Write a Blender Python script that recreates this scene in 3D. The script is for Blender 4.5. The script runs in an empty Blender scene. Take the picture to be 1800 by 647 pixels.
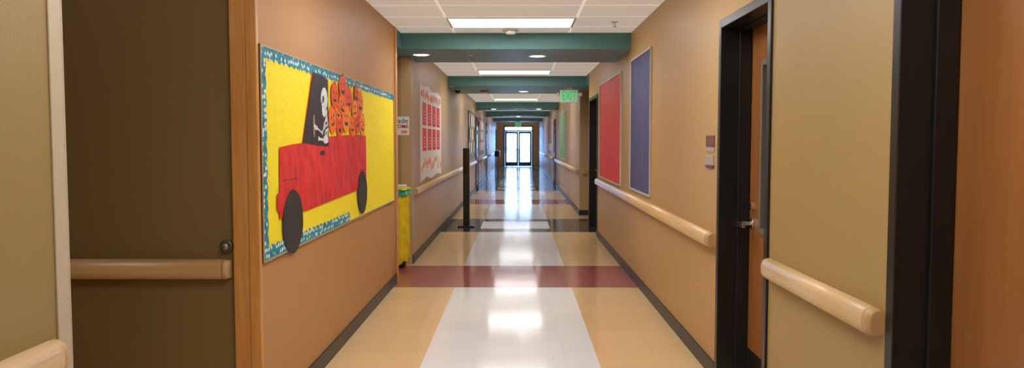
import bpy, bmesh, math, random
from mathutils import Vector
random.seed(4)
scene=bpy.context.scene
COL=scene.collection
try:
    scene.view_settings.view_transform='Standard'
    scene.view_settings.look='None'
    scene.view_settings.exposure=0.47
except Exception: pass

# ------------------------------------------------------------ materials
def lin(c):
    return tuple(((v/255)/12.92 if v/255<=0.04045 else ((v/255+0.055)/1.055)**2.4) for v in c)+(1,)
class NT:
    def __init__(s,name):
        s.m=bpy.data.materials.new(name); s.m.use_nodes=True
        s.t=s.m.node_tree; s.n=s.t.nodes; s.l=s.t.links
        s.b=s.n['Principled BSDF']
        s.tc=s.n.new('ShaderNodeTexCoord')
    def new(s,k,**kw):
        x=s.n.new(k)
        for a,b in kw.items(): setattr(x,a,b)
        return x
    def inp(s,node,key,val):
        if hasattr(val,'is_linked') or hasattr(val,'links'): s.l.new(val,node.inputs[key])
        else: node.inputs[key].default_value=val
    def math(s,op,a,b=0.0,c=None):
        x=s.new('ShaderNodeMath',operation=op); s.inp(x,0,a); s.inp(x,1,b)
        if c is not None: s.inp(x,2,c)
        return x.outputs[0]
    def mix(s,f,a,b,blend='MIX'):
        x=s.new('ShaderNodeMix',data_type='RGBA',blend_type=blend)
        s.inp(x,0,f); s.inp(x,6,a); s.inp(x,7,b); return x.outputs[2]
    def map(s,scale=(1,1,1),src='Object'):
        x=s.new('ShaderNodeMapping'); s.l.new(s.tc.outputs[src],x.inputs[0]); x.inputs['Scale'].default_value=scale; return x.outputs[0]
    def noise(s,vec,scale,detail=2,rough=.5):
        x=s.new('ShaderNodeTexNoise'); s.l.new(vec,x.inputs['Vector']); x.inputs['Scale'].default_value=scale; x.inputs['Detail'].default_value=detail; x.inputs['Roughness'].default_value=rough
        return x.outputs[0]
    def bump(s,h,strength,dist=.01):
        x=s.new('ShaderNodeBump'); x.inputs['Strength'].default_value=strength; x.inputs['Distance'].default_value=dist
        s.l.new(h,x.inputs['Height']); s.l.new(x.outputs[0],s.b.inputs['Normal'])
def mk(name,rgb,rough=.5,var=.06,nscale=6,bump=0,bscale=200,bdist=.002,metal=0,stretch=(1,1,1),spec=.5,detail=2):
    t=NT(name); c=lin(rgb)
    v=t.map(stretch)
    n=t.noise(v,nscale,3)
    a=tuple(x*(1-var) for x in c[:3])+(1,); b=tuple(min(1,x*(1+var)) for x in c[:3])+(1,)
    t.l.new(t.mix(n,a,b),t.b.inputs['Base Color'])
    t.b.inputs['Roughness'].default_value=rough; t.b.inputs['Metallic'].default_value=metal
    t.b.inputs['Specular IOR Level'].default_value=spec
    if bump: t.bump(t.noise(v,bscale,detail),bump,bdist)
    return t.m
def emis(name,rgb,strength):
    t=NT(name); t.b.inputs['Base Color'].default_value=lin(rgb)
    n=t.noise(t.map(),3,1)
    t.l.new(t.mix(n,lin(rgb),tuple(x*.96 for x in lin(rgb)[:3])+(1,)),t.b.inputs['Emission Color'])
    t.b.inputs['Emission Strength'].default_value=strength; return t.m
def crumple(name,rgb,scale=9,strength=.5,dark=.72):
    """crinkled craft paper: creases from cell edges"""
    t=NT(name); c=lin(rgb); v=t.map((1,1,1))
    ns=t.new('ShaderNodeTexNoise'); t.l.new(v,ns.inputs['Vector']); ns.inputs['Scale'].default_value=3
    ad=t.new('ShaderNodeVectorMath',operation='MULTIPLY_ADD'); t.l.new(ns.outputs['Color'],ad.inputs[0]); ad.inputs[1].default_value=(.25,.25,.25); t.l.new(v,ad.inputs[2])
    vo=t.new('ShaderNodeTexVoronoi',feature='F1'); t.l.new(ad.outputs[0],vo.inputs['Vector']); vo.inputs['Scale'].default_value=scale
    n=t.noise(v,22,5,.6)
    h=t.math('ADD',vo.outputs['Distance'],t.math('MULTIPLY',n,.3))
    t.l.new(t.mix(h,tuple(x*dark for x in c[:3])+(1,),c),t.b.inputs['Base Color'])
    t.b.inputs['Roughness'].default_value=.55; t.bump(h,strength,.012)
    return t.m
def wood(name,rgb1,rgb2,axis=2,scale=1.0,rough=.4,knots=False):
    t=NT(name)
    st=[14,14,14]; st[axis]=1.0
    v=t.map(tuple(x*scale for x in st))
    n=t.noise(v,2.2,5,.6)
    r=t.new('ShaderNodeValToRGB'); t.l.new(n,r.inputs[0])
    r.color_ramp.elements[0].position=.35; r.color_ramp.elements[0].color=lin(rgb1)
    r.color_ramp.elements[1].position=.65; r.color_ramp.elements[1].color=lin(rgb2)
    out=r.outputs[0]
    if knots:
        vk=t.map((5,5,2.6)); vo=t.new('ShaderNodeTexVoronoi'); t.l.new(vk,vo.inputs['Vector']); vo.inputs['Scale'].default_value=.9
        k=t.math('LESS_THAN',vo.outputs['Distance'],.045)
        k2=t.math('MULTIPLY',k,.45)
        out=t.mix(k2,out,lin((120,60,25)))
    t.l.new(out,t.b.inputs['Base Color']); t.b.inputs['Roughness'].default_value=rough
    t.bump(n,.1,.002)
    return t.m
def tile(name,rgb,rough=.1,checker=None):
    t=NT(name); v=t.tc.outputs['Object']
    sc=t.new('ShaderNodeVectorMath',operation='SCALE'); t.l.new(v,sc.inputs[0]); sc.inputs['Scale'].default_value=1/.305
    fl=t.new('ShaderNodeVectorMath',operation='FLOOR'); t.l.new(sc.outputs[0],fl.inputs[0])
    wn=t.new('ShaderNodeTexWhiteNoise'); t.l.new(fl.outputs[0],wn.inputs[0])
    c=lin(rgb)
    col=t.mix(wn.outputs[0],tuple(x*.97 for x in c[:3])+(1,),tuple(min(1,x*1.03) for x in c[:3])+(1,))
    if checker:
        s=t.new('ShaderNodeSeparateXYZ'); t.l.new(fl.outputs[0],s.inputs[0])
        m=t.math('MODULO',t.math('ABSOLUTE',t.math('ADD',s.outputs[0],s.outputs[1])),2)
        k=t.math('GREATER_THAN',m,.5)
        col=t.mix(k,col,lin(checker))
    sp=t.noise(v,90,3,.7)
    col=t.mix(t.math('MULTIPLY',t.math('SUBTRACT',sp,.35),.5),col,tuple(x*.8 for x in c[:3])+(1,))
    fr=t.new('ShaderNodeVectorMath',operation='FRACTION'); t.l.new(sc.outputs[0],fr.inputs[0])
    s2=t.new('ShaderNodeSeparateXYZ'); t.l.new(fr.outputs[0],s2.inputs[0])
    j=t.math('MAXIMUM',t.math('LESS_THAN',s2.outputs[0],.007),t.math('LESS_THAN',s2.outputs[1],.007))
    col=t.mix(t.math('MULTIPLY',j,.22),col,tuple(x*.4 for x in c[:3])+(1,))
    t.l.new(col,t.b.inputs['Base Color'])
    rn=t.noise(v,3,3); t.l.new(t.math('MULTIPLY_ADD',rn,.05,rough-.025),t.b.inputs['Roughness'])
    t.b.inputs['Specular IOR Level'].default_value=.13
    t.bump(t.noise(v,2.6,3),.08,.01)
    return t.m

M={}
M['tan']=mk('paint_tan',(190,153,99),.45,.03,3,.35,160,.002,spec=.4)
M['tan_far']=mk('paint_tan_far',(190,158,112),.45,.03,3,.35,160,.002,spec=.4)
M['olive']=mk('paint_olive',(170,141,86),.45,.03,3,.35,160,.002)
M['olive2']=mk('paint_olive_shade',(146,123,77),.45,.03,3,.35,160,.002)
M['orange']=mk('paint_orange_brown',(184,134,80),.5,.04,2,.3,160,.002)
M['dark']=mk('paint_brown_alcove_shade',(124,101,60),.45,.05,2,.35,160,.002)  # brown wall paint, darkened in the colour to stand for the unlit alcove
M['guard']=mk('corner_guard_vinyl',(184,168,144),.4,.02)
M['base']=mk('rubber_base',(36,34,34),.4,.08)
M['pine']=wood('pine_casing',(190,127,62),(212,153,84),2,1,.35,True)
M['maple']=wood('maple_rail',(216,178,128),(228,196,150),1,.7,.32)
M['maplepale']=wood('maple_rail_pale',(216,190,152),(226,204,168),1,.7,.32)
M['mapleShade']=wood('maple_rail_x_shaded',(166,126,76),(182,142,90),0,.7,.32)  # maple made darker in its colour for the unlit side passage
M['mapleend']=mk('maple_end_cap',(192,154,106),.4)
M['door']=wood('veneer_door',(146,92,46),(160,104,56),2,.6,.3)
M['black']=mk('black_painted_steel',(24,24,27),.35,.1,8)
M['gunmetal']=mk('grey_painted_steel',(120,112,100),.4,.05)
M['metal']=mk('brushed_metal',(212,210,206),.25,.05,20,metal=1)
M['boardedge']=mk('tan_aluminium_edge',(168,150,122),.4,.05,20)
M['bronze']=mk('bronze_metal',(110,98,82),.4,.08,20,metal=.7)
M['knob']=mk('dull_metal',(150,144,132),.4,.08,20,metal=.8)
M['glassdark']=mk('dark_glass',(40,36,30),.08,.05)
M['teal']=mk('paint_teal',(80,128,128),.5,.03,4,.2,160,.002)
M['teal_under']=mk('paint_teal_under_lit',(112,164,184),.5,.03,4,.2,160,.002)  # same teal, lightened and blued in colour to offset warm bounce light below
M['white']=mk('white_plastic',(232,232,228),.4,.02)
M['red_plastic']=mk('red_plastic',(180,30,28),.35,.05)
M['yellow']=mk('yellow_paper',(248,226,30),.6,.03,2,.45,6,.016,stretch=(1,1,2.0),detail=4)
M['redpaper']=crumple('red_paper',(226,44,42),8,.8,.62)
M['redpaper2']=crumple('red_paper_sheet',(250,50,38),3.5,.5,.84)
M['navy']=crumple('navy_paper',(74,74,116),3.5,.5,.84)
M['blackpaper']=mk('black_paper',(42,40,42),.6,.15,6,.4,8,.01)
M['blackcab']=mk('black_cab_paper',(44,36,42),.6,.3,8,.4,8,.01)
M['whitepaper']=mk('white_paper',(244,242,240),.6,.03,4,.3,8,.01)
M['bone']=mk('bone_paper',(218,218,218),.6,.2,14,.3,8,.01)
M['orangepaper']=mk('orange_paper',(240,110,26),.6,.08,9)
M['orangepaper2']=mk('red_orange_paper',(230,80,24),.6,.08,9)
M['orangepaper3']=mk('light_orange_paper',(246,140,40),.6,.08,9)
M['paleorange']=mk('pale_orange_paper',(246,168,96),.6,.08,9)
M['greenpaper']=mk('green_paper',(120,160,116),.6,.06,4,.4,6,.01)
M['pinkpaper']=mk('pink_paper',(206,140,128),.6,.06,4)
M['palepaper']=mk('pale_grey_paper',(150,136,122),.6,.06,4)
M['maroon']=mk('maroon_plastic',(112,70,66),.4,.05)
M['greytext']=mk('light_grey_plastic',(172,160,152),.4,.03)
M['green_bag']=mk('green_film',(30,138,112),.3,.25,12,.6,14,.02)
M['yellow_bag']=crumple('yellow_film',(236,206,22),10,.9,.62)
M['lens']=mk('dark_dome',(30,30,34),.1)
M['textgreen']=mk('green_ink',(60,140,80),.6)
M['textred']=mk('red_ink',(200,60,60),.6)
M['concrete']=mk('outdoor_concrete',(190,205,220),.8,.05)
M['snow']=mk('pale_building',(120,140,160),.8,.05)
M['rail_white']=mk('painted_frame',(196,190,182),.4)
M['troffer']=emis('troffer_diffuser',(250,250,250),11)
M['can']=emis('can_diffuser',(255,246,232),10)
M['exitglow']=emis('exit_green_glow',(4,190,84),.5)
M['exitface']=emis('exit_face',(190,226,200),.12)
M['f_white']=tile('vct_white',(229,229,230))
M['f_tan']=tile('vct_tan',(220,187,138))
M['f_red']=tile('vct_red',(156,86,82))
M['f_black']=tile('vct_black',(50,46,52))
M['f_mix']=tile('vct_blue_grey',(54,64,92),.12,(104,118,148))
M['f_glare']=tile('vct_pale_blue_glare',(160,176,206),.12)  # centre strip tile paled and blued, daylight glare put into the colour

# ceiling tile
t=NT('ceiling_tile_fill_glow'); v=t.tc.outputs['Object']
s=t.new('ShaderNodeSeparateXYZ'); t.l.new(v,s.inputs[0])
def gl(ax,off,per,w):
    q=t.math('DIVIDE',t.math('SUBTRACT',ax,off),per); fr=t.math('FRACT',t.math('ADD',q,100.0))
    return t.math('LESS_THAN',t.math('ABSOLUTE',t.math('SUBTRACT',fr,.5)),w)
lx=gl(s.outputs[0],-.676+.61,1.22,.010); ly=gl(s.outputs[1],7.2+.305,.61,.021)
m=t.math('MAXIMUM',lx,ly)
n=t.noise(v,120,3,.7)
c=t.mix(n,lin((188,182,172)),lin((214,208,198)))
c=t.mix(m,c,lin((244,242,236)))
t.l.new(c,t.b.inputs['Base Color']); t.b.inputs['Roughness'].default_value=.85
t.l.new(c,t.b.inputs['Emission Color']); t.b.inputs['Emission Strength'].default_value=.34  # glow added to the tiles as broad soft fill light
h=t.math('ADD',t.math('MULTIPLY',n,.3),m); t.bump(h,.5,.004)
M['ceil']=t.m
# polka border
t=NT('polka_border'); vo=t.new('ShaderNodeTexVoronoi'); t.l.new(t.map((0,1,1)),vo.inputs['Vector']); vo.inputs['Scale'].default_value=32; vo.inputs['Randomness'].default_value=.4
k=t.math('LESS_THAN',vo.outputs['Distance'],.37)
hue=t.new('ShaderNodeSeparateColor'); t.l.new(vo.outputs['Color'],hue.inputs[0])
dc=t.mix(t.math('GREATER_THAN',hue.outputs[0],.65),lin((235,240,238)),lin((160,205,90)))
dc=t.mix(t.math('GREATER_THAN',hue.outputs[1],.8),dc,lin((20,80,130)))
t.l.new(t.mix(k,lin((10,132,156)),dc),t.b.inputs['Base Color']); t.b.inputs['Roughness'].default_value=.6
M['polka']=t.m
# clear glass
t=NT('clear_glass'); tr=t.new('ShaderNodeBsdfTransparent'); tr.inputs[0].default_value=(.93,.97,1,1); gs=t.new('ShaderNodeBsdfGlossy'); gs.inputs['Roughness'].default_value=.02
ms=t.new('ShaderNodeMixShader'); n=t.noise(t.map(),2); t.l.new(t.math('MULTIPLY_ADD',n,.02,.05),ms.inputs[0])
t.l.new(tr.outputs[0],ms.inputs[1]); t.l.new(gs.outputs[0],ms.inputs[2]); t.l.new(ms.outputs[0],t.n['Material Output'].inputs[0])
M['glass']=t.m

# ------------------------------------------------------------ builders
def finish(ob,mats,smooth=False,bevel=0):
    for m in (mats if isinstance(mats,(list,tuple)) else [mats]): ob.data.materials.append(M[m] if isinstance(m,str) else m)
    if smooth:
        for p in ob.data.polygons: p.use_smooth=True
    if bevel:
        b=ob.modifiers.new('bevel','BEVEL'); b.width=bevel; b.segments=2; b.limit_method='ANGLE'
    return ob
def obj(name,bm,mats,parent=None,smooth=False,bevel=0):
    bmesh.ops.recalc_face_normals(bm,faces=bm.faces)
    me=bpy.data.meshes.new(name); bm.to_mesh(me); bm.free()
    o=bpy.data.objects.new(name,me); COL.objects.link(o)
    finish(o,mats,smooth,bevel)
    if parent: o.parent=parent
    return o
def addbox(bm,x0,x1,y0,y1,z0,z1,mi=0):
    vs=[bm.verts.new((x,y,z)) for x in (x0,x1) for y in (y0,y1) for z in (z0,z1)]
    fs=[]
    for f in ((0,1,3,2),(4,6,7,5),(0,4,5,1),(2,3,7,6),(0,2,6,4),(1,5,7,3)):
        fc=bm.faces.new([vs[i] for i in f]); fc.material_index=mi; fs.append(fc)
    return fs
def box(name,x0,x1,y0,y1,z0,z1,mat,parent=None,bevel=0):
    bm=bmesh.new(); addbox(bm,x0,x1,y0,y1,z0,z1); return obj(name,bm,mat,parent,bevel=bevel)
def boxes(name,lst,mat,parent=None,bevel=0):
    bm=bmesh.new()
    for b in lst: addbox(bm,*b)
    return obj(name,bm,mat,parent,bevel=bevel)
def each(name,lst,mat): return [box(name,*b,mat) for b in lst]
def addcyl(bm,c,r0,r1,h,axis='z',seg=24,mi=0):
    ring=[]
    for k,(r,d) in enumerate(((r0,0),(r1,h))):
        rr=[]
        for i in range(seg):
            a=2*math.pi*i/seg; u,w=r*math.cos(a),r*math.sin(a)
            p={'z':(c[0]+u,c[1]+w,c[2]+d),'y':(c[0]+u,c[1]+d,c[2]+w),'x':(c[0]+d,c[1]+u,c[2]+w)}[axis]
            rr.append(bm.verts.new(p))
        ring.append(rr)
    for i in range(seg):
        j=(i+1)%seg; bm.faces.new((ring[0][i],ring[0][j],ring[1][j],ring[1][i])).material_index=mi
    bm.faces.new(ring[0]).material_index=mi; bm.faces.new(ring[1]).material_index=mi
def lathe(name,prof,c,mat,parent=None,seg=28,axis='z',closed=True):
    bm=bmesh.new(); rings=[]
    for r,d in prof:
        rr=[]
        for i in range(seg):
            a=2*math.pi*i/seg; u,w=max(r,1e-4)*math.cos(a),max(r,1e-4)*math.sin(a)
            p={'z':(c[0]+u,c[1]+w,c[2]+d),'y':(c[0]+u,c[1]+d,c[2]+w),'x':(c[0]+d,c[1]+u,c[2]+w)}[axis]
            rr.append(bm.verts.new(p))
        rings.append(rr)
    for a,b in zip(rings,rings[1:]):
        for i in range(seg):
            j=(i+1)%seg; bm.faces.new((a[i],a[j],b[j],b[i]))
    if closed: bm.faces.new(rings[0]); bm.faces.new(rings[-1])
    return obj(name,bm,mat,parent,smooth=True)
def addprism(bm,pts,x,th,mi=0):
    """flat cut-out lying against a wall whose plane is x; pts are (y,z)"""
    a=[bm.verts.new((x,p[0],p[1])) for p in pts]; b=[bm.verts.new((x+th,p[0],p[1])) for p in pts]
    fa=bm.faces.new(a); fb=bm.faces.new(b); fa.material_index=mi; fb.material_index=mi
    for i in range(len(pts)):
        j=(i+1)%len(pts); bm.faces.new((a[i],a[j],b[j],b[i])).material_index=mi
def prism(name,pts,x,th,mat,parent=None):
    bm=bmesh.new(); addprism(bm,pts,x,th); return obj(name,bm,mat,parent)
def empty(name,loc,label=None,cat=None,kind=None,group=None):
    e=bpy.data.objects.new(name,None); e.location=loc; COL.objects.link(e); e.empty_display_size=.1
    if label: e['label']=label
    if cat: e['category']=cat
    if kind: e['kind']=kind
    if group: e['group']=group
    return e
def stru(o,label=None):
    o['kind']='structure'
    if label: o['label']=label
    return o
def adopt(e,*ch):
    bpy.context.view_layer.update()
    for c in ch:
        c.parent=e; c.matrix_parent_inverse=e.matrix_world.inverted()
def text(name,body,size,loc,rot,mat,ext=.001,align='CENTER',parent=None,bold=0):
    cu=bpy.data.curves.new(name,'FONT'); cu.body=body; cu.size=size; cu.extrude=ext; cu.align_x=align; cu.align_y='CENTER'; cu.resolution_u=3; cu.offset=bold
    o=bpy.data.objects.new(name+'_c',cu); COL.objects.link(o); bpy.context.view_layer.update()
    me=bpy.data.meshes.new_from_object(o.evaluated_get(bpy.context.evaluated_depsgraph_get()))
    bpy.data.objects.remove(o); 
    n=bpy.data.objects.new(name,me); n.location=loc; n.rotation_euler=rot; COL.objects.link(n); me.materials.clear(); me.materials.append(M[mat]); return n

LX,RX,H=-1.25,1.20,2.60
END=44.0
YB=3.70   # where the board wall starts
YA=2.10   # where the nearest wall ends
# ------------------------------------------------------------ floor
xs=[-4.6,-.63,.53,4.2]
bands=[(-2.6,7.55,'n'),(7.55,8.87,'r'),(8.87,12.2,'n'),(12.2,12.67,'k'),(12.67,13.8,'kw'),(13.8,14.25,'k'),(14.25,17.6,'n'),(17.6,19.0,'r'),(19.0,22.4,'n'),(22.4,22.9,'k'),(22.9,24,'kw'),(24,24.5,'k'),(24.5,30,'m'),(30,31.2,'k'),(31.2,37,'m'),(37,38.2,'k'),(38.2,END,'m'),(END,END+.4,'k')]
mi={'w':0,'t':1,'r':2,'k':3,'m':4,'p':5}
lay={'n':'twt','r':'rrr','k':'kkk','kw':'kwk','m':'mpm'}
bm=bmesh.new()
for a,b,k in bands:
    for i in range(3):
        vs=[bm.verts.new(p) for p in ((xs[i],a,0),(xs[i+1],a,0),(xs[i+1],b,0),(xs[i],b,0))]
        bm.faces.new(vs).material_index=mi[lay[k][i]]
bmesh.ops.remove_doubles(bm,verts=bm.verts,dist=1e-5)
o=obj('floor',bm,['f_white','f_tan','f_red','f_black','f_mix','f_glare']); stru(o)
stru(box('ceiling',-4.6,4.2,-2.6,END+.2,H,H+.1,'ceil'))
# ------------------------------------------------------------ walls
T=.12
def W(name,*a): return stru(box(name,*a))
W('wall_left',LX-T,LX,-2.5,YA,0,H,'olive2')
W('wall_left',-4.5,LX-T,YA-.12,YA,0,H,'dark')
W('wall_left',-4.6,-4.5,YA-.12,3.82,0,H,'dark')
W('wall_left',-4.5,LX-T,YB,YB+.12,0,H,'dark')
W('wall_left',LX-T,LX,YB,7.85,0,H,'orange')
W('wall_left',-3.0,LX-T,7.73,7.85,0,H,'tan')
W('wall_left',-3.1,-3.0,7.73,9.12,0,H,'tan')
W('wall_left',-3.0,LX-T,9.0,9.12,0,H,'olive')
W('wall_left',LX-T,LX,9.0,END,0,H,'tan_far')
TR=.24
W('wall_right',RX,RX+TR,-2.5,1.5,0,H,'tan')
W('wall_right',RX,RX+TR,1.5,2.47,2.16,H,'tan')
W('wall_right',RX,RX+TR,2.47,3.66,0,H,'olive')
W('wall_right',RX,RX+TR,3.66,4.60,2.16,H,'tan')
W('wall_right',RX,RX+TR,4.60,11.6,0,H,'tan')
W('wall_right',RX,RX+TR,11.6,12.95,2.16,H,'tan')
W('wall_right',RX,RX+TR,12.95,13.1,0,H,'tan')
W('wall_right',RX+TR,4.1,12.98,13.1,0,H,'tan')
W('wall_right',4.1,4.2,12.98,15.12,0,H,'tan')
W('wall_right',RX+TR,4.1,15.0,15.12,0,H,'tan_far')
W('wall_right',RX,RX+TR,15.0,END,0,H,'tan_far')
W('wall_back',LX-T,RX+TR,-2.6,-2.5,0,H,'tan')
DX0,DX1,DH=-.84,.84,2.32
o=boxes('wall_front',[(LX-T,DX0,END,END+.2,0,H),(DX1,RX+TR,END,END+.2,0,H),(DX0,DX1,END,END+.2,DH,H)],'orange'); stru(o)
BB=.1;BT=.012
def bb(side,*a): stru(box('baseboard_'+side,*a,'base'))
bb('left',LX,LX+BT,-2.5,YA-.052,0,BB)
bb('left',-4.5,-1.375,YB-BT,YB,0,BB)
bb('left',LX,LX+BT,YB+.005,7.78,0,BB)
bb('left',-3.0,LX-T,9.0-BT,9.0,0,BB)
bb('left',LX,LX+BT,9.0,END,0,BB)
bb('right',RX-BT,RX,2.48,3.65,0,BB)
bb('right',RX-BT,RX,4.61,11.59,0,BB)
bb('right',RX-BT,RX,15.0,END,0,BB)
bb('right',RX,4.1,15-BT,15,0,BB)
stru(boxes('trim_1',[(LX,LX+.006,YA-.055,YA,0,H),(LX-.05,LX+.006,YA,YA+.008,0,H)],'guard',bevel=.002))
stru(boxes('trim_2',[(-1.375,-1.298,YB-.03,YB,0,H),(-1.297,LX+.006,YB-.036,YB,0,H)],'pine',bevel=.005))
stru(boxes('trim_3',[(LX-T,LX+.015,7.85,7.875,0,H),(LX,LX+.015,7.78,7.85,0,H)],'pine',bevel=.003))
stru(boxes('trim_4',[(LX,LX+.008,9.0,9.09,.3,1.35)],'guard',bevel=.002))
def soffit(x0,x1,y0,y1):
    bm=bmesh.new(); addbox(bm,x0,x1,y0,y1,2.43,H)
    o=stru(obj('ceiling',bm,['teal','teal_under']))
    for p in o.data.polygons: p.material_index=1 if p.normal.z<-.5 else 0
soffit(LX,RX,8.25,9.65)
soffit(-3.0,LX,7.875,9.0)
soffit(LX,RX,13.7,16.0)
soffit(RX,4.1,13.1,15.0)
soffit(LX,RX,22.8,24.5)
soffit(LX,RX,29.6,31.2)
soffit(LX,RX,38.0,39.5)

# ------------------------------------------------------------ handrails
def rail(a,b,normal,label,mat='maple',cap0=True,cap1=True,zc=.845,h=.098,d=.06):
    A=Vector((a[0],a[1],0)); B=Vector((b[0],b[1],0)); D=(B-A); L=D.length; D/=L; N=Vector((normal[0],normal[1],0))
    prof=[]
    k=16
    prof.append((0.0,-h*.42))
    for i in range(k+1):
        an=-math.pi/2+math.pi*i/k
        c,s_=math.cos(an),math.sin(an)
        prof.append((.018+(d-.018)*(abs(c)**.8),h/2*(abs(s_)**.85)*(1 if s_>0 else -1)))
    prof.append((0.0,h*.42))
    def ring(bm,s,sc,scd=None):
        scd=sc if scd is None else scd
        return [bm.verts.new(A+D*s+N*(p[0]*scd)+Vector((0,0,zc+p[1]*sc))) for p in prof]
    def build(name,st,mt,par):
        bm=bmesh.new(); rs=[ring(bm,*q) for q in st]
        for u,w in zip(rs,rs[1:]):
            n=len(u)
            for i in range(n):
                j=(i+1)%n; bm.faces.new((u[i],u[j],w[j],w[i]))
        bm.faces.new(rs[0]); bm.faces.new(rs[-1])
        o=obj(name,bm,mt); 
        for p in o.data.polygons: p.use_smooth=len(p.vertices)==4
        return o
    e=empty('handrail',(a[0],a[1],zc),label,'handrail')
    cl=.035
    parts=[build('rail',[(cl,1),(L-cl,1)],mat,None)]
    if cap0: parts.append(build('end_cap',[(cl,1),(cl*.6,.985),(cl*.25,.94,.9),(0.0,.82,.72)],'mapleend',None))
    if cap1: parts.append(build('end_cap',[(L-cl,1),(L-cl*.6,.985),(L-cl*.25,.94,.9),(L,.82,.72)],'mapleend',None))
    adopt(e,*parts)
rail((LX,-1.5),(LX,2.015),(1,0),'short maple handrail on the olive wall beside the dark opening',zc=.878)
rail((-4.4,YB),(-1.39,YB),(0,-1),'maple handrail crossing the shaded brown side wall',mat='mapleShade',zc=.83)
rail((LX,9.12),(LX,22.3),(1,0),'long pale maple handrail under the white paper banner',mat='maplepale',h=.085,d=.05)
rail((LX,23.7),(LX,29.4),(1,0),'maple handrail far along the corridor wall',mat='maplepale',h=.085,d=.05)
rail((LX,31),(LX,38.6),(1,0),'maple handrail near the glass exit doors',mat='maplepale',h=.085,d=.05)
rail((RX,2.50),(RX,3.62),(-1,0),'short maple handrail between two black door frames',zc=.852)
rail((RX,4.66),(RX,11.52),(-1,0),'maple handrail under the red and navy paper boards')
rail((1.25,15),(3.9,15),(0,-1),'maple handrail on the side corridor wall',mat='mapleShade')
rail((RX,15.1),(RX,24.2),(-1,0),'maple handrail under the green board',mat='maplepale')
rail((RX,26.2),(RX,42),(-1,0),'maple handrail far along the corridor wall',mat='maplepale')

# ------------------------------------------------------------ doors on the right
def door_recess(n,y0,y1,label,lite=True,depth=.17,handle_far=True):
    e=empty('door_%d'%n,(RX+depth,(y0+y1)/2,0),label,None,'structure')
    w=.05; xo=RX-.012
    bm=bmesh.new()
    def jamb(ya,yb,inn):
        addbox(bm,xo,RX+TR,ya,yb,0,2.16)
        if inn>0: addbox(bm,RX+depth-.075,RX+depth-.005,yb,yb+.014,0,2.11)
        else: addbox(bm,RX+depth-.075,RX+depth-.005,ya-.014,ya,0,2.11)
    jamb(y0,y0+w,1); jamb(y1-w,y1,-1)
    addbox(bm,xo,RX+TR,y0+w,y1-w,2.11,2.16)
    addbox(bm,RX+depth-.075,RX+depth-.005,y0+w,y1-w,2.096,2.11)
    fr=obj('door_frame',bm,'black',bevel=.003)
    xl=RX+depth; ya,yb=y0+w+.003,y1-w-.003
    parts=[fr]
    if lite:
        la,lb=ya+.16,yb-.205; z0,z1=.93,1.90
        leaf=boxes('door_leaf',[(xl,xl+.045,ya,la,.01,2.105),(xl,xl+.045,lb,yb,.01,2.105),(xl,xl+.045,la,lb,.01,z0),(xl,xl+.045,la,lb,z1,2.105)],'door')
        f=.03
        lf=boxes('window_frame',[(xl-.012,xl+.05,la,la+f,z0,z1),(xl-.012,xl+.05,lb-f,lb,z0,z1),(xl-.012,xl+.05,la+f,lb-f,z0,z0+f),(xl-.012,xl+.05,la+f,lb-f,z1-f,z1)],'gunmetal',bevel=.003)
        gl_=box('glass',xl+.015,xl+.022,la+f,lb-f,z0+f,z1-f,'glassdark')
        adopt(leaf,lf,gl_)
    else:
        leaf=box('door_leaf',xl,xl+.045,ya,yb,.01,2.105,'door')
    kp=box('kick_plate',xl-.003,xl,ya+.02,yb-.02,.02,.22,'black'); parts+=[leaf,kp]
    hy=(yb-.07) if handle_far else (ya+.07)
    bm=bmesh.new()
    addcyl(bm,(xl-.012,hy,.97),.034,.034,.012,'x')
    addcyl(bm,(xl-.085,hy,.97),.012,.012,.075,'x',16)
    addbox(bm,xl-.097,xl-.077,hy-.12 if handle_far else hy-.01,hy+.012 if handle_far else hy+.12,.956,.984)
    hd=obj('lever_handle',bm,'metal',bevel=.003); hd['label']='bright silver lever handle'
    bm=bmesh.new(); addcyl(bm,(xl-.018,hy,1.07),.022,.02,.018,'x',20); dl=obj('deadbolt',bm,'metal')
    parts+=[hd,dl]
    adopt(e,*parts)
door_recess(1,3.66,4.60,'orange wood door with lever handle in a deep black steel frame')
door_recess(2,1.50,2.47,'orange wood door in a deep black steel frame',lite=False,handle_far=False)
door_recess(3,11.6,12.95,'wood door in a black steel frame',lite=False)

def far_door(n,side,y0,label):
    x=LX if side<0 else RX; s=1 if side<0 else -1
    y1=y0+1.0
    def bx(a,b): return (min(x+s*a,x+s*b),max(x+s*a,x+s*b))
    e=empty('door_%d'%n,(x,y0+.5,0),label,None,'structure')
    p0,p1=bx(0,.03); q0,q1=bx(0,.012); r0,r1=bx(.012,.016); h0,h1=bx(.012,.07)
    fr=boxes('door_frame',[(p0,p1,y0,y0+.05,0,2.16),(p0,p1,y1-.05,y1,0,2.16),(p0,p1,y0+.05,y1-.05,2.11,2.16)],'black')
    lf=box('door_leaf',q0,q1,y0+.05,y1-.05,.01,2.11,'door')
    g=box('glass',r0,r1,y0+.6,y0+.85,.95,1.9,'glassdark')
    hd=box('lever_handle',h0,h1,y0+.1,y0+.22,.95,.98,'metal')
    adopt(e,fr,lf,g,hd)
far_door(4,-1,22.5,'wood door in a black frame')
far_door(5,-1,29.6,'wood door in a black frame')
far_door(6,-1,42.1,'wood door in a black frame')
far_door(7,1,24.7,'wood door in a black frame')

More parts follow.
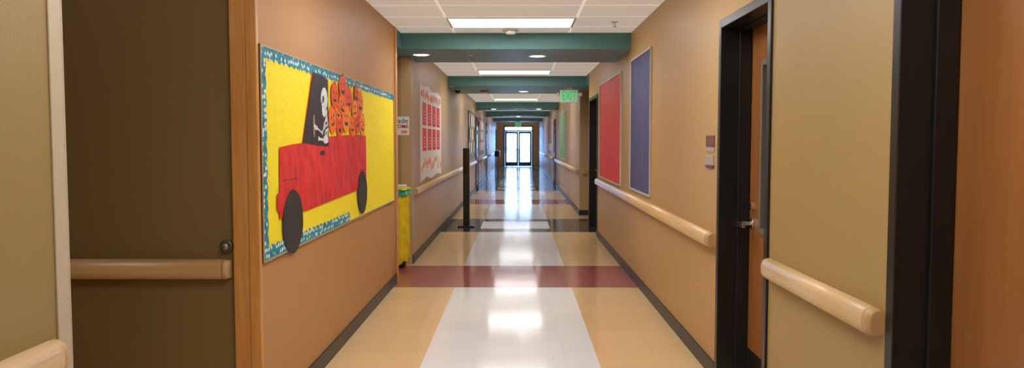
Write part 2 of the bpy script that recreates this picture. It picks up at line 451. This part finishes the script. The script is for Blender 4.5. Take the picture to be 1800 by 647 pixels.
# ------------------------------------------------------------ end glass doors
e=empty('door_8',(0,END,0),'pair of black framed glass exit doors with a transom',None,'structure')
fy0,fy1=END-.02,END+.14
fr=boxes('door_frame',[(DX0,DX0+.07,fy0,fy1,0,DH),(DX1-.07,DX1,fy0,fy1,0,DH),(DX0+.07,DX1-.07,fy0,fy1,DH-.07,DH),(DX0+.07,DX1-.07,fy0,fy1,1.985,2.065),(-.03,.03,fy0,fy1,2.065,DH-.07)],'black')
tg=box('transom_glass',DX0+.07,DX1-.07,END+.05,END+.056,2.065,DH-.07,'glass')
parts=[fr,tg]
for a,b in ((DX0+.075,-.003),(.003,DX1-.075)):
    lf=boxes('door_leaf',[(a,a+.10,END+.02,END+.065,.01,1.98),(b-.10,b,END+.02,END+.065,.01,1.98),(a+.10,b-.10,END+.02,END+.065,.01,.25),(a+.10,b-.10,END+.02,END+.065,1.87,1.98)],'black')
    g=box('glass',a+.10,b-.10,END+.04,END+.046,.25,1.87,'glass')
    pb=box('push_bar',a+.06,b-.06,END-.05,END+.02,.98,1.03,'metal',bevel=.01)
    adopt(lf,g,pb); parts.append(lf)
adopt(e,*parts)
stru(box('floor',-60,60,END+.4,END+110,-.12,-.02,'concrete'))
bld=empty('building',(0,END+60,0),'pale low building across the parking lot','building')
b1=box('building_body',-16,-1.5,END+55,END+62,-.02,4.2,'snow')
adopt(bld,b1,*each('building_window',[(x,x+1.2,END+54.94,END+55,1.0,2.4) for x in (-14,-11,-8,-5)],'glassdark'))

# ------------------------------------------------------------ ceiling lights
def troffer(y,x=-.066):
    e=empty('ceiling_light',(x,y,H),'recessed rectangular fluorescent ceiling panel light','ceiling light',group='ceiling panel lights')
    w,d=.61,.295
    fr=boxes('light_frame',[(x-w,x-w+.025,y-d,y+d,H-.014,H),(x+w-.025,x+w,y-d,y+d,H-.014,H),(x-w+.025,x+w-.025,y-d,y-d+.025,H-.014,H),(x-w+.025,x+w-.025,y+d-.025,y+d,H-.014,H)],'white')
    df=box('diffuser',x-w+.025,x+w-.025,y-d+.025,y+d-.025,H-.008,H-.001,'troffer')
    adopt(e,fr,df)
for y in (-1.0,2.02,4.46,7.505,12.85,17.0,21.2,26.6,34.5): troffer(y)
def canlight(x,y,z=2.43):
    e=empty('recessed_can_light',(x,y,z),'round recessed can light with a white trim ring','ceiling light',group='recessed can lights')
    r=lathe('trim_ring',[(.088,0),(.112,0),(.112,-.006),(.092,-.01),(.088,-.006)],(x,y,z),'white',closed=False)
    d=lathe('lamp',[(.086,-.001),(.086,-.005),(.05,-.012),(.001,-.014)],(x,y,z),'can')
    adopt(e,r,d)
for p in ((-1.1,8.75),(.22,8.9),(-.75,23.5),(.1,15.2),(.62,23.5),(0,30.4)): canlight(*p)
canlight(-.06,10.9,H)
def detector(x,y,z,mat,label,r=.07):
    e=empty('smoke_detector',(x,y,z),label,'smoke detector')
    a=lathe('detector_base',[(r,0),(r,-.015),(r*.93,-.02),(.001,-.02)],(x,y,z),mat)
    b=lathe('sensor_head',[(r*.7,-.02),(r*.62,-.045),(r*.4,-.055),(.001,-.057)],(x,y,z),mat if mat!='red_plastic' else 'white')
    adopt(e,a,b)
detector(-.08,7.98,H,'white','white round smoke detector on the ceiling tiles',.085)
detector(-.66,15.0,2.43,'red_plastic','red round fire strobe on the teal soffit',.09)
detector(.06,29.0,H,'white','white round smoke detector far down the corridor')
def sprinkler(x,y,z):
    e=empty('fire_sprinkler',(x,y,z),'small pendent fire sprinkler with a round plate','sprinkler')
    a=lathe('escutcheon',[(.035,0),(.03,-.008),(.012,-.01)],(x,y,z),'white')
    bm=bmesh.new(); addcyl(bm,(x,y,z-.045),.007,.007,.035); addcyl(bm,(x,y,z-.049),.018,.018,.005); b=obj('sprinkler_head',bm,'metal')
    adopt(e,a,b)
sprinkler(.93,7.5,H); sprinkler(-.55,8.85,2.43)
e=empty('security_camera',(-1.13,14.4,2.43),'dome security camera with dark lens on the soffit','security camera')
a=lathe('camera_mount',[(.07,0),(.07,-.03),(.06,-.035)],(-1.13,14.4,2.43),'white'); b=lathe('camera_dome',[(.055,-.035),(.052,-.06),(.035,-.085),(.001,-.095)],(-1.13,14.4,2.43),'lens'); adopt(e,a,b)
def exit_sign(x,y,z,heads,lab,dz=0):
    e=empty('exit_sign',(x,y,z),lab,'exit sign')
    cp=box('canopy',x-.06,x+.06,y-.03,y+.03,z-.025-dz,z,'white',bevel=.004)
    z-=dz
    bd=box('sign_housing',x-.165,x+.165,y-.022,y+.022,z-.255,z-.025,'white',bevel=.006)
    fc=box('sign_face',x-.153,x+.153,y-.026,y-.0225,z-.243,z-.037,'exitface')
    tx=text('sign_lettering','EXIT',.22,(x,y-.03,z-.14),(math.pi/2,0,0),'exitglow',.002,bold=.003)
    tx.scale=(.6,1,1)
    parts=[cp,bd,fc,tx]
    if heads:
        for s in (-1,1):
            hx=x+s*.205
            parts.append(lathe('emergency_lamp',[(.025,.03),(.032,.0),(.036,-.03),(.032,-.04),(.001,-.04)],(hx,y,z-.11),'white',axis='y'))
            parts.append(box('lamp_bracket',min(x+s*.165,hx),max(x+s*.165,hx),y-.01,y+.01,z-.12,z-.10,'white'))
    adopt(e,*parts)
exit_sign(.92,14.0,2.43,True,'exit sign with green letters and two emergency lamp heads',.03)
exit_sign(0.0,38.6,2.43,False,'small green exit sign hanging near the glass doors')

# ------------------------------------------------------------ bulletin board left
y0,y1,z0,z1=3.705,7.66,.855,1.918
e=empty('bulletin_board',(LX,(y0+y1)/2,z0),'long bulletin board covered in yellow paper with polka dot border','bulletin board')
bk=box('backing_paper',LX+.001,LX+.008,y0,y1,z0,z1,'yellow')
f=.01
fr=boxes('board_frame',[(LX+.001,LX+.014,y0-.0,y0+f,z0,z1),(LX+.001,LX+.014,y1-f,y1,z0,z1),(LX+.001,LX+.014,y0+f,y1-f,z0,z0+f),(LX+.001,LX+.014,y0+f,y1-f,z1-f,z1)],'boardedge')
def scal(p0,p1,q,n,amp=.018):
    P0=Vector(p0);P1=Vector(p1);Q=Vector(q);out=[]
    L=(P1-P0).length; k=max(2,int(L/.085)); qn=Q.normalized()
    for i in range(k):
        for j in range(8):
            u=(i+j/8)/k; out.append(P0+(P1-P0)*u+Q+qn*amp*math.sin(math.pi*j/8))
    out.append(P1+Q)
    return [tuple(v) for v in out]+[tuple(P1),tuple(P0)]
bo=[prism('paper_border',scal((y0+f,z1-f),(y1-f,z1-f),(0,-.042),0),LX+.009,.002,'polka'),
    prism('paper_border',scal((y0+f,z0+f),(5.62,z0+f),(0,.05),0),LX+.009,.002,'polka'),
    prism('paper_border',scal((y0+f,z0+f+.04),(y0+f,z1-f-.04),(.05,0),0),LX+.0112,.0015,'polka')]
adopt(e,bk,fr,*bo)
# truck
XT=LX+.0125
e=empty('paper_truck_cutout',(XT,5.0,.85),'red paper pickup truck cutout with a skeleton driver','paper cutout')
body=[(3.965,1.17),(3.95,1.12),(3.955,1.045),(4.1,1.05),(4.5,1.045),(5.2,1.06),(5.9,1.075),(6.225,1.085),(6.23,1.2),(6.235,1.35),(6.225,1.495),(5.9,1.5),(5.4,1.49),(5.02,1.48),(5.0,1.42),(4.7,1.425),(4.41,1.44),(4.2,1.432),(3.975,1.418),(3.965,1.3)]
tb=prism('truck_body',body,XT,.002,'redpaper')
bl=prism('bumper',[(3.92,1.18),(4.10,1.19),(4.28,1.21),(4.3,1.15),(4.25,1.12),(3.95,1.08),(3.91,1.1)],XT+.0023,.0015,'redpaper')
cabr=prism('cab_outline',[(4.395,1.43),(4.64,1.867),(4.68,1.862),(4.45,1.43)],XT-.001,.0015,'redpaper')
cab=prism('cab_window',[(4.40,1.44),(4.65,1.864),(4.85,1.862),(5.0,1.845),(4.995,1.6),(5.0,1.415),(4.7,1.425)],XT+.001,.003,'blackcab')
def ell(cy,cz,ry,rz,n=28,j=0): return [(cy+ry*math.cos(2*math.pi*i/n)*(1+random.uniform(-j,j)),cz+rz*math.sin(2*math.pi*i/n)*(1+random.uniform(-j,j))) for i in range(n)]
w1=prism('wheel',ell(4.185,1.01,.185,.175,28,.02),XT+.0045,.002,'blackpaper')
w2=prism('wheel',ell(6.06,1.045,.18,.17,28,.02),XT+.0045,.002,'blackpaper')
hd=prism('door_handle',ell(4.84,1.375,.055,.016,14),XT+.0025,.002,'blackpaper')
ln=each('panel_line',[(XT+.002,XT+.003,5.95,6.2,1.22,1.224),(XT+.002,XT+.003,4.0,4.3,1.24,1.244)],'blackpaper')
bm=bmesh.new(); xs_=XT+.0045
def aps(p,dx=0): addprism(bm,p,xs_+dx,.0015)
def bone(a,b,w=.008,dx=0):
    a=Vector(a);b=Vector(b);d=(b-a).normalized();n=Vector((-d.y,d.x))
    aps([tuple(a+n*w*1.5-d*w),tuple(a+n*w*1.5+d*w),tuple(a+n*w*.8+d*w*2),tuple(b+n*w*.8-d*w*2),tuple(b+n*w*1.5-d*w),tuple(b+n*w*1.5+d*w),tuple(b-n*w*1.5+d*w),tuple(b-n*w*1.5-d*w),tuple(b-n*w*.8-d*w*2),tuple(a-n*w*.8+d*w*2),tuple(a-n*w*1.5+d*w),tuple(a-n*w*1.5-d*w)],dx)
# profile skull facing the hood, hunched body along the seat back
aps([(4.815,1.69),(4.805,1.715),(4.82,1.755),(4.86,1.785),(4.91,1.79),(4.955,1.765),(4.975,1.72),(4.96,1.675),(4.92,1.65),(4.865,1.655),(4.83,1.668)])
aps([(4.825,1.663),(4.92,1.648),(4.93,1.618),(4.88,1.60),(4.838,1.618)],.0003)
bone((4.94,1.64),(4.972,1.545),.01); bone((4.972,1.545),(4.935,1.45),.01)
for i in range(4):
    zz=1.59-.03*i; w=.085-.01*i
    aps([(4.955-w,zz-.03),(4.955-w*.6,zz-.008),(4.96,zz),(4.96,zz-.01),(4.955-w*.55,zz-.02),(4.955-w,zz-.042)],.0006)
bone((4.93,1.60),(4.83,1.50),.008,.0008); bone((4.83,1.50),(4.70,1.53),.007,.0008)
aps([(4.70,1.515),(4.66,1.52),(4.63,1.54),(4.64,1.555),(4.67,1.545),(4.70,1.545)],.0009)
aps([(4.86,1.475),(4.91,1.49),(4.97,1.475),(4.975,1.445),(4.92,1.433),(4.86,1.438)],.0008)
bone((4.88,1.455),(4.74,1.465),.009,.001)
sk=obj('skeleton_driver',bm,'bone')
sf=[prism('skull_eye',ell(4.86,1.715,.021,.022,12),xs_+.002,.001,'blackpaper'),prism('skull_nose',[(4.826,1.685),(4.842,1.685),(4.836,1.702)],xs_+.002,.001,'blackpaper')]
st_=prism('steering_wheel',ell(4.64,1.54,.02,.07,16),XT+.0042,.001,'palepaper')
adopt(e,tb,bl,cabr,cab,w1,w2,hd,sk,st_,*ln); adopt(sk,*sf)
# pumpkins: irregular overlapping pile
pk=[(5.12,1.595,.10,.10,0),(5.31,1.56,.10,.08,1),(5.50,1.61,.11,.105,2),(5.72,1.565,.10,.085,0),(5.90,1.605,.10,.10,1),(6.10,1.575,.09,.085,2),
    (5.17,1.755,.10,.085,1),(5.38,1.70,.10,.08,0),(5.60,1.75,.115,.09,1),(5.79,1.69,.09,.07,2),(6.01,1.745,.11,.09,0),
    (5.41,1.83,.11,.08,1),(5.86,1.81,.075,.06,1),(5.27,1.66,.07,.06,2)]
for i,(cy,cz,ry,rz,k) in enumerate(pk):
    x=LX+.0145+.0012*((i*2)%5)+(.0015 if i>5 else 0)
    ry*=random.uniform(.96,1.08); rz*=random.uniform(.94,1.06)
    col=['orangepaper','orangepaper2','orangepaper3'][k]
    e=empty('paper_pumpkin_cutout',(x,cy,cz-rz),['orange','red-orange','light orange'][k]+' paper jack-o-lantern cutout above the truck bed','paper cutout',group='paper jack-o-lantern cutouts')
    tilt=random.uniform(-.3,.3); ct,sn=math.cos(tilt),math.sin(tilt)
    def R2(p): 
        a,b=p[0]-cy,p[1]-cz; return (cy+a*ct-b*sn,cz+a*sn+b*ct)
    pts=[]
    for q in range(40):
        a=2*math.pi*q/40; notch=.07*max(0,1-abs(a-math.pi/2)/.5)+.04*max(0,1-abs(a-1.5*math.pi)/.5)
        pts.append(R2((cy+ry*(1-notch)*math.cos(a),cz+rz*(1-notch)*math.sin(a))))
    b=prism('pumpkin_body',pts,x,.001,col)
    st=prism('stem',[R2(q) for q in [(cy-.013,cz+rz*.88),(cy+.014,cz+rz*.88),(cy+.02,cz+rz*1.1),(cy+.004,cz+rz*1.12)]],x+.0002,.001,'textgreen' if k==0 else 'blackpaper')
    bm=bmesh.new(); xx=x+.001
    s1=ry/.09*random.uniform(.8,1.0); ms_=random.uniform(.3,1.0)
    def ap(p): addprism(bm,[R2(q) for q in p],xx,.0005)
    for sg in (-1,1): ap([(cy+sg*.035*s1-.015,cz+.01),(cy+sg*.035*s1+.015,cz+.01),(cy+sg*.035*s1,cz+.036)])
    ap([(cy-.008,cz-.01),(cy+.008,cz-.01),(cy,cz+.006)])
    ap([(cy-.055*s1,cz-.015),(cy-.03*s1,cz-.028),(cy-.015*s1,cz-.022),(cy,cz-.03),(cy+.015*s1,cz-.022),(cy+.03*s1,cz-.028),(cy+.055*s1,cz-.015),(cy+.035*s1,cz-.03-.02*ms_),(cy,cz-.035-.02*ms_),(cy-.035*s1,cz-.03-.02*ms_)])
    fc=obj('carved_face',bm,'blackpaper'); adopt(e,b,st,fc)

# ------------------------------------------------------------ other boards
def board(side,y0,y1,z0,z1,mat,label,deco=None,frame='rail_white',extra=None):
    x=LX if side<0 else RX; s=1 if side<0 else -1
    def bx(a,b,ya,yb,za,zb): return (min(x+s*a,x+s*b),max(x+s*a,x+s*b),ya,yb,za,zb)
    e=empty('bulletin_board',(x,(y0+y1)/2,z0),label,'bulletin board')
    p=boxes('paper_sheet',[bx(.001,.009,y0,y1,z0,z1)],mat); f=.018
    fr=boxes('board_frame',[bx(.001,.02,y0-f,y0,z0-f,z1+f),bx(.001,.02,y1,y1+f,z0-f,z1+f),bx(.001,.02,y0,y1,z0-f,z0),bx(.001,.02,y0,y1,z1,z1+f)],frame)
    ps=[p,fr]
    if deco:
        for mt,lst in deco: ps+=each('paper_decoration',[bx(.0095,.012,*q) for q in lst],mt)
    adopt(e,*ps)
board(1,6.95,8.16,.96,2.28,'navy','bulletin board covered with plain navy blue paper')
board(1,8.95,11.2,.94,2.24,'redpaper2','bulletin board covered with plain wrinkled red paper')
deco_red=[(10.0+.58*i,10.42+.58*i,1.32+.0,1.62) for i in range(4)]+[(10.0+.58*i,10.42+.58*i,1.66,1.96) for i in range(4)]
e=empty('paper_banner',(LX,11,.95),'white paper banner with red cards and orange cutout shapes','banner')
bn=prism('banner_paper',[(9.75,2.22),(10.1,2.16),(10.6,2.2),(11.2,2.15),(11.8,2.19),(12.4,2.15),(12.4,.93),(11.7,.96),(11,.92),(10.4,.97),(9.8,.92)],LX+.001,.004,'whitepaper')
adopt(e,bn)
for a,b,c,d in deco_red:
    rc=box('red_card',LX+.0055,LX+.0075,a,b,c,d,'redpaper2')
    wc=[box('card_text',LX+.008,LX+.009,a+.1,b-.1,z,z+.008,'whitepaper') for z in (c+.05,c+.09,c+.13,c+.17)]
    adopt(e,rc); adopt(rc,*wc)
oc=[]
for i in range(13):
    cy=9.95+.19*i; cz=2.06+random.uniform(-.02,.02); oc.append(prism('orange_cutout',ell(cy,cz,.06,.045+random.uniform(0,.015),10,.18),LX+.0055+.0004*(i%2),.002,'orangepaper3' if i%3 else 'orangepaper2'))
for i in range(14):
    cy=9.93+.18*i; cz=1.13+random.uniform(-.05,.05); oc.append(prism('orange_cutout',ell(cy,cz,.06,.045+random.uniform(0,.015),9,.25),LX+.0055+.0004*(i%2),.002,'orangepaper3' if i%2 else 'paleorange'))
adopt(e,*oc)
def grid(y0,y1,z0,z1,n,m,g=.06):
    return [(y0+(y1-y0)*i/n+g,y0+(y1-y0)*(i+1)/n-g,z0+(z1-z0)*j/m+g*.6,z0+(z1-z0)*(j+1)/m-g*.6) for i in range(n) for j in range(m)]
board(-1,19.2,21.8,.98,2.2,'palepaper','pale board with rows of small papers',[('whitepaper',grid(19.3,21.7,1.1,2.15,5,3)[::2]),('blackpaper',grid(19.3,21.7,1.1,2.15,5,3)[1::4])],'black')
board(-1,24.8,27.6,.98,2.2,'palepaper','board with orange and white class papers',[('whitepaper',grid(24.9,27.5,1.1,2.15,5,3)[::2]),('orangepaper3',grid(24.9,27.5,1.1,2.15,5,3)[1::4])])
board(1,19.3,22.0,.98,2.2,'greenpaper','bulletin board covered with plain green paper')
board(1,27.4,30.4,.98,2.2,'pinkpaper','bulletin board covered with pale red paper',[('whitepaper',grid(27.5,30.3,1.05,2.1,5,3)[::3])])

# ------------------------------------------------------------ signs
e=empty('room_sign',(RX,4.78,1.4),'maroon room number plate beside the wood door','sign')
a=box('sign_plate',RX-.006,RX,4.70,4.91,1.415,1.485,'maroon',bevel=.002)
b=box('sign_plate',RX-.006,RX,4.71,4.90,1.385,1.413,'greytext')
adopt(e,a,b)
e=empty('name_holder',(RX,4.78,1.3),'pale name card holder with maroon base','sign')
a=box('card',RX-.008,RX,4.71,4.90,1.30,1.362,'greytext',bevel=.002); b=box('holder_base',RX-.01,RX,4.71,4.90,1.283,1.30,'maroon'); adopt(e,a,b)
e=empty('paper_sign',(-1.42,9.0,1.53),'white paper welcome sign with green and red words','sign')
sx0,sx1=-1.62,-1.275
a=box('sign_paper',sx0,sx1,8.994,8.999,1.52,1.735,'whitepaper')
t1=text('sign_lettering','2nd Grade',.085,(-1.288,8.992,1.685),(math.pi/2,0,0),'textgreen',.001,'RIGHT',bold=.001); t2=text('sign_lettering','WELCOME',.062,(-1.284,8.992,1.62),(math.pi/2,0,0),'textred',.001,'RIGHT',bold=.001)
b=each('sign_drawing',[(-1.37,-1.30,8.992,8.994,1.54,1.575),(-1.5,-1.43,8.992,8.994,1.54,1.575)],'orangepaper3')
adopt(e,a,t1,t2,*b)

e=empty('wall_door_holder',(-1.415,YB,.94),'round metal magnetic door holder above the rail','door holder')
a=lathe('holder_plate',[(.032,0),(.032,-.012),(.027,-.018),(.023,-.018)],(-1.415,YB,.94),'bronze',axis='y')
b=lathe('holder_button',[(.018,-.018),(.018,-.03),(.013,-.036),(.001,-.037)],(-1.415,YB,.94),'knob',axis='y'); adopt(e,a,b)

# ------------------------------------------------------------ black post
e=empty('black_post_stand',(-.88,13,0),'slim black freestanding post on a flat square base','post')
a=box('post',-.935,-.825,12.97,13.02,.02,1.33,'black',bevel=.006)
b=box('base_plate',-1.02,-.74,12.86,13.14,0,.02,'black',bevel=.004)
c=box('post_panel',-.925,-.835,12.966,12.97,.9,1.28,'glassdark'); adopt(e,a,b,c)

# ------------------------------------------------------------ trash can
cx,cy,r=-1.415,8.78,.16
e=empty('trash_can',(cx,cy,0),'tall trash can with draped yellow liner bag and green rim','trash can')
bd=lathe('can_body',[(.11,0),(.12,.02),(.135,.86),(.13,.86),(.12,.05),(.001,.05)],(cx,cy,0),'black')
def drape(name,z0,z1,r0,r1,amp,freq,mat,hem=.03):
    bm=bmesh.new(); rows=[]; n=120; m=16
    for j in range(m+1):
        u=j/m; row=[]
        for i in range(n):
            a=2*math.pi*i/n
            fold=math.sin(freq*a+2.2*math.sin(2*a)+u*1.2)+.5*math.sin(freq*2.3*a+u*2)
            rr=r0+(r1-r0)*u+amp*(.25+u)*fold
            zz=z1+(z0-z1)*u+hem*u*(math.sin(3*a+1)+.6*math.sin(7*a))
            row.append(bm.verts.new((cx+rr*math.cos(a),cy+rr*math.sin(a),zz)))
        rows.append(row)
    for a_,b_ in zip(rows,rows[1:]):
        for i in range(n): bm.faces.new((a_[i],a_[(i+1)%n],b_[(i+1)%n],b_[i]))
    return obj(name,bm,mat,smooth=True)
yb=drape('liner_bag',.09,.87,.153,.150,.013,8,'yellow_bag',.035)
gb=drape('bag_rim',.85,.905,.16,.176,.012,7,'green_bag',.03)
tp=drape('bag_mouth',.90,.935,.12,.168,.014,6,'yellow_bag',.01)
fl=box('paper_plate',cx+.02,cx+.13,cy-.08,cy+.06,.925,.95,'whitepaper',bevel=.01)
tp2=lathe('lid',[(.164,.89),(.15,.90),(.08,.905),(.001,.905)],(cx,cy,0),'green_bag')
adopt(e,bd,yb,gb,tp,tp2,fl)

gx=LX+.004
e=empty('drinking_fountain',(gx,41.0,0),'dark wall mounted drinking fountain','drinking fountain')
a=box('fountain_body',gx,gx+.26,40.8,41.2,.62,.92,'black',bevel=.03); b=box('basin_top',gx,gx+.27,40.78,41.22,.92,.95,'metal'); c=box('pedestal',gx,gx+.05,40.9,41.1,0,.62,'greytext'); d=box('spout',gx+.12,gx+.15,40.98,41.02,.95,1.02,'metal'); adopt(e,a,b,c,d)
e=empty('fire_alarm',(LX,23.9,1.95),'red wall mounted fire alarm strobe','fire alarm')
a=box('alarm_housing',LX,LX+.05,23.8,23.95,1.9,2.05,'red_plastic',bevel=.005); b=box('strobe_lens',LX+.05,LX+.07,23.85,23.9,1.93,2.02,'white'); adopt(e,a,b)

# ------------------------------------------------------------ world
w=bpy.data.worlds.new('sky'); scene.world=w; w.use_nodes=True
nt=w.node_tree; bg=nt.nodes['Background']
tc=nt.nodes.new('ShaderNodeTexCoord'); sp=nt.nodes.new('ShaderNodeSeparateXYZ'); rp=nt.nodes.new('ShaderNodeValToRGB')
nt.links.new(tc.outputs['Generated'],sp.inputs[0]); nt.links.new(sp.outputs[2],rp.inputs[0]); nt.links.new(rp.outputs[0],bg.inputs[0])
rp.color_ramp.elements[0].color=(.38,.62,1,1); rp.color_ramp.elements[1].color=(.22,.48,1,1)
bg.inputs[1].default_value=16.0

# ------------------------------------------------------------ camera
cd=bpy.data.cameras.new('camera'); cam=bpy.data.objects.new('camera',cd); COL.objects.link(cam)
cd.sensor_width=36; cd.lens=27.0; cd.clip_end=400
cam.location=(0,0,1.45); cam.rotation_euler=(math.pi/2-math.atan(75.5/1350),0,math.atan(11/1350))
scene.camera=cam
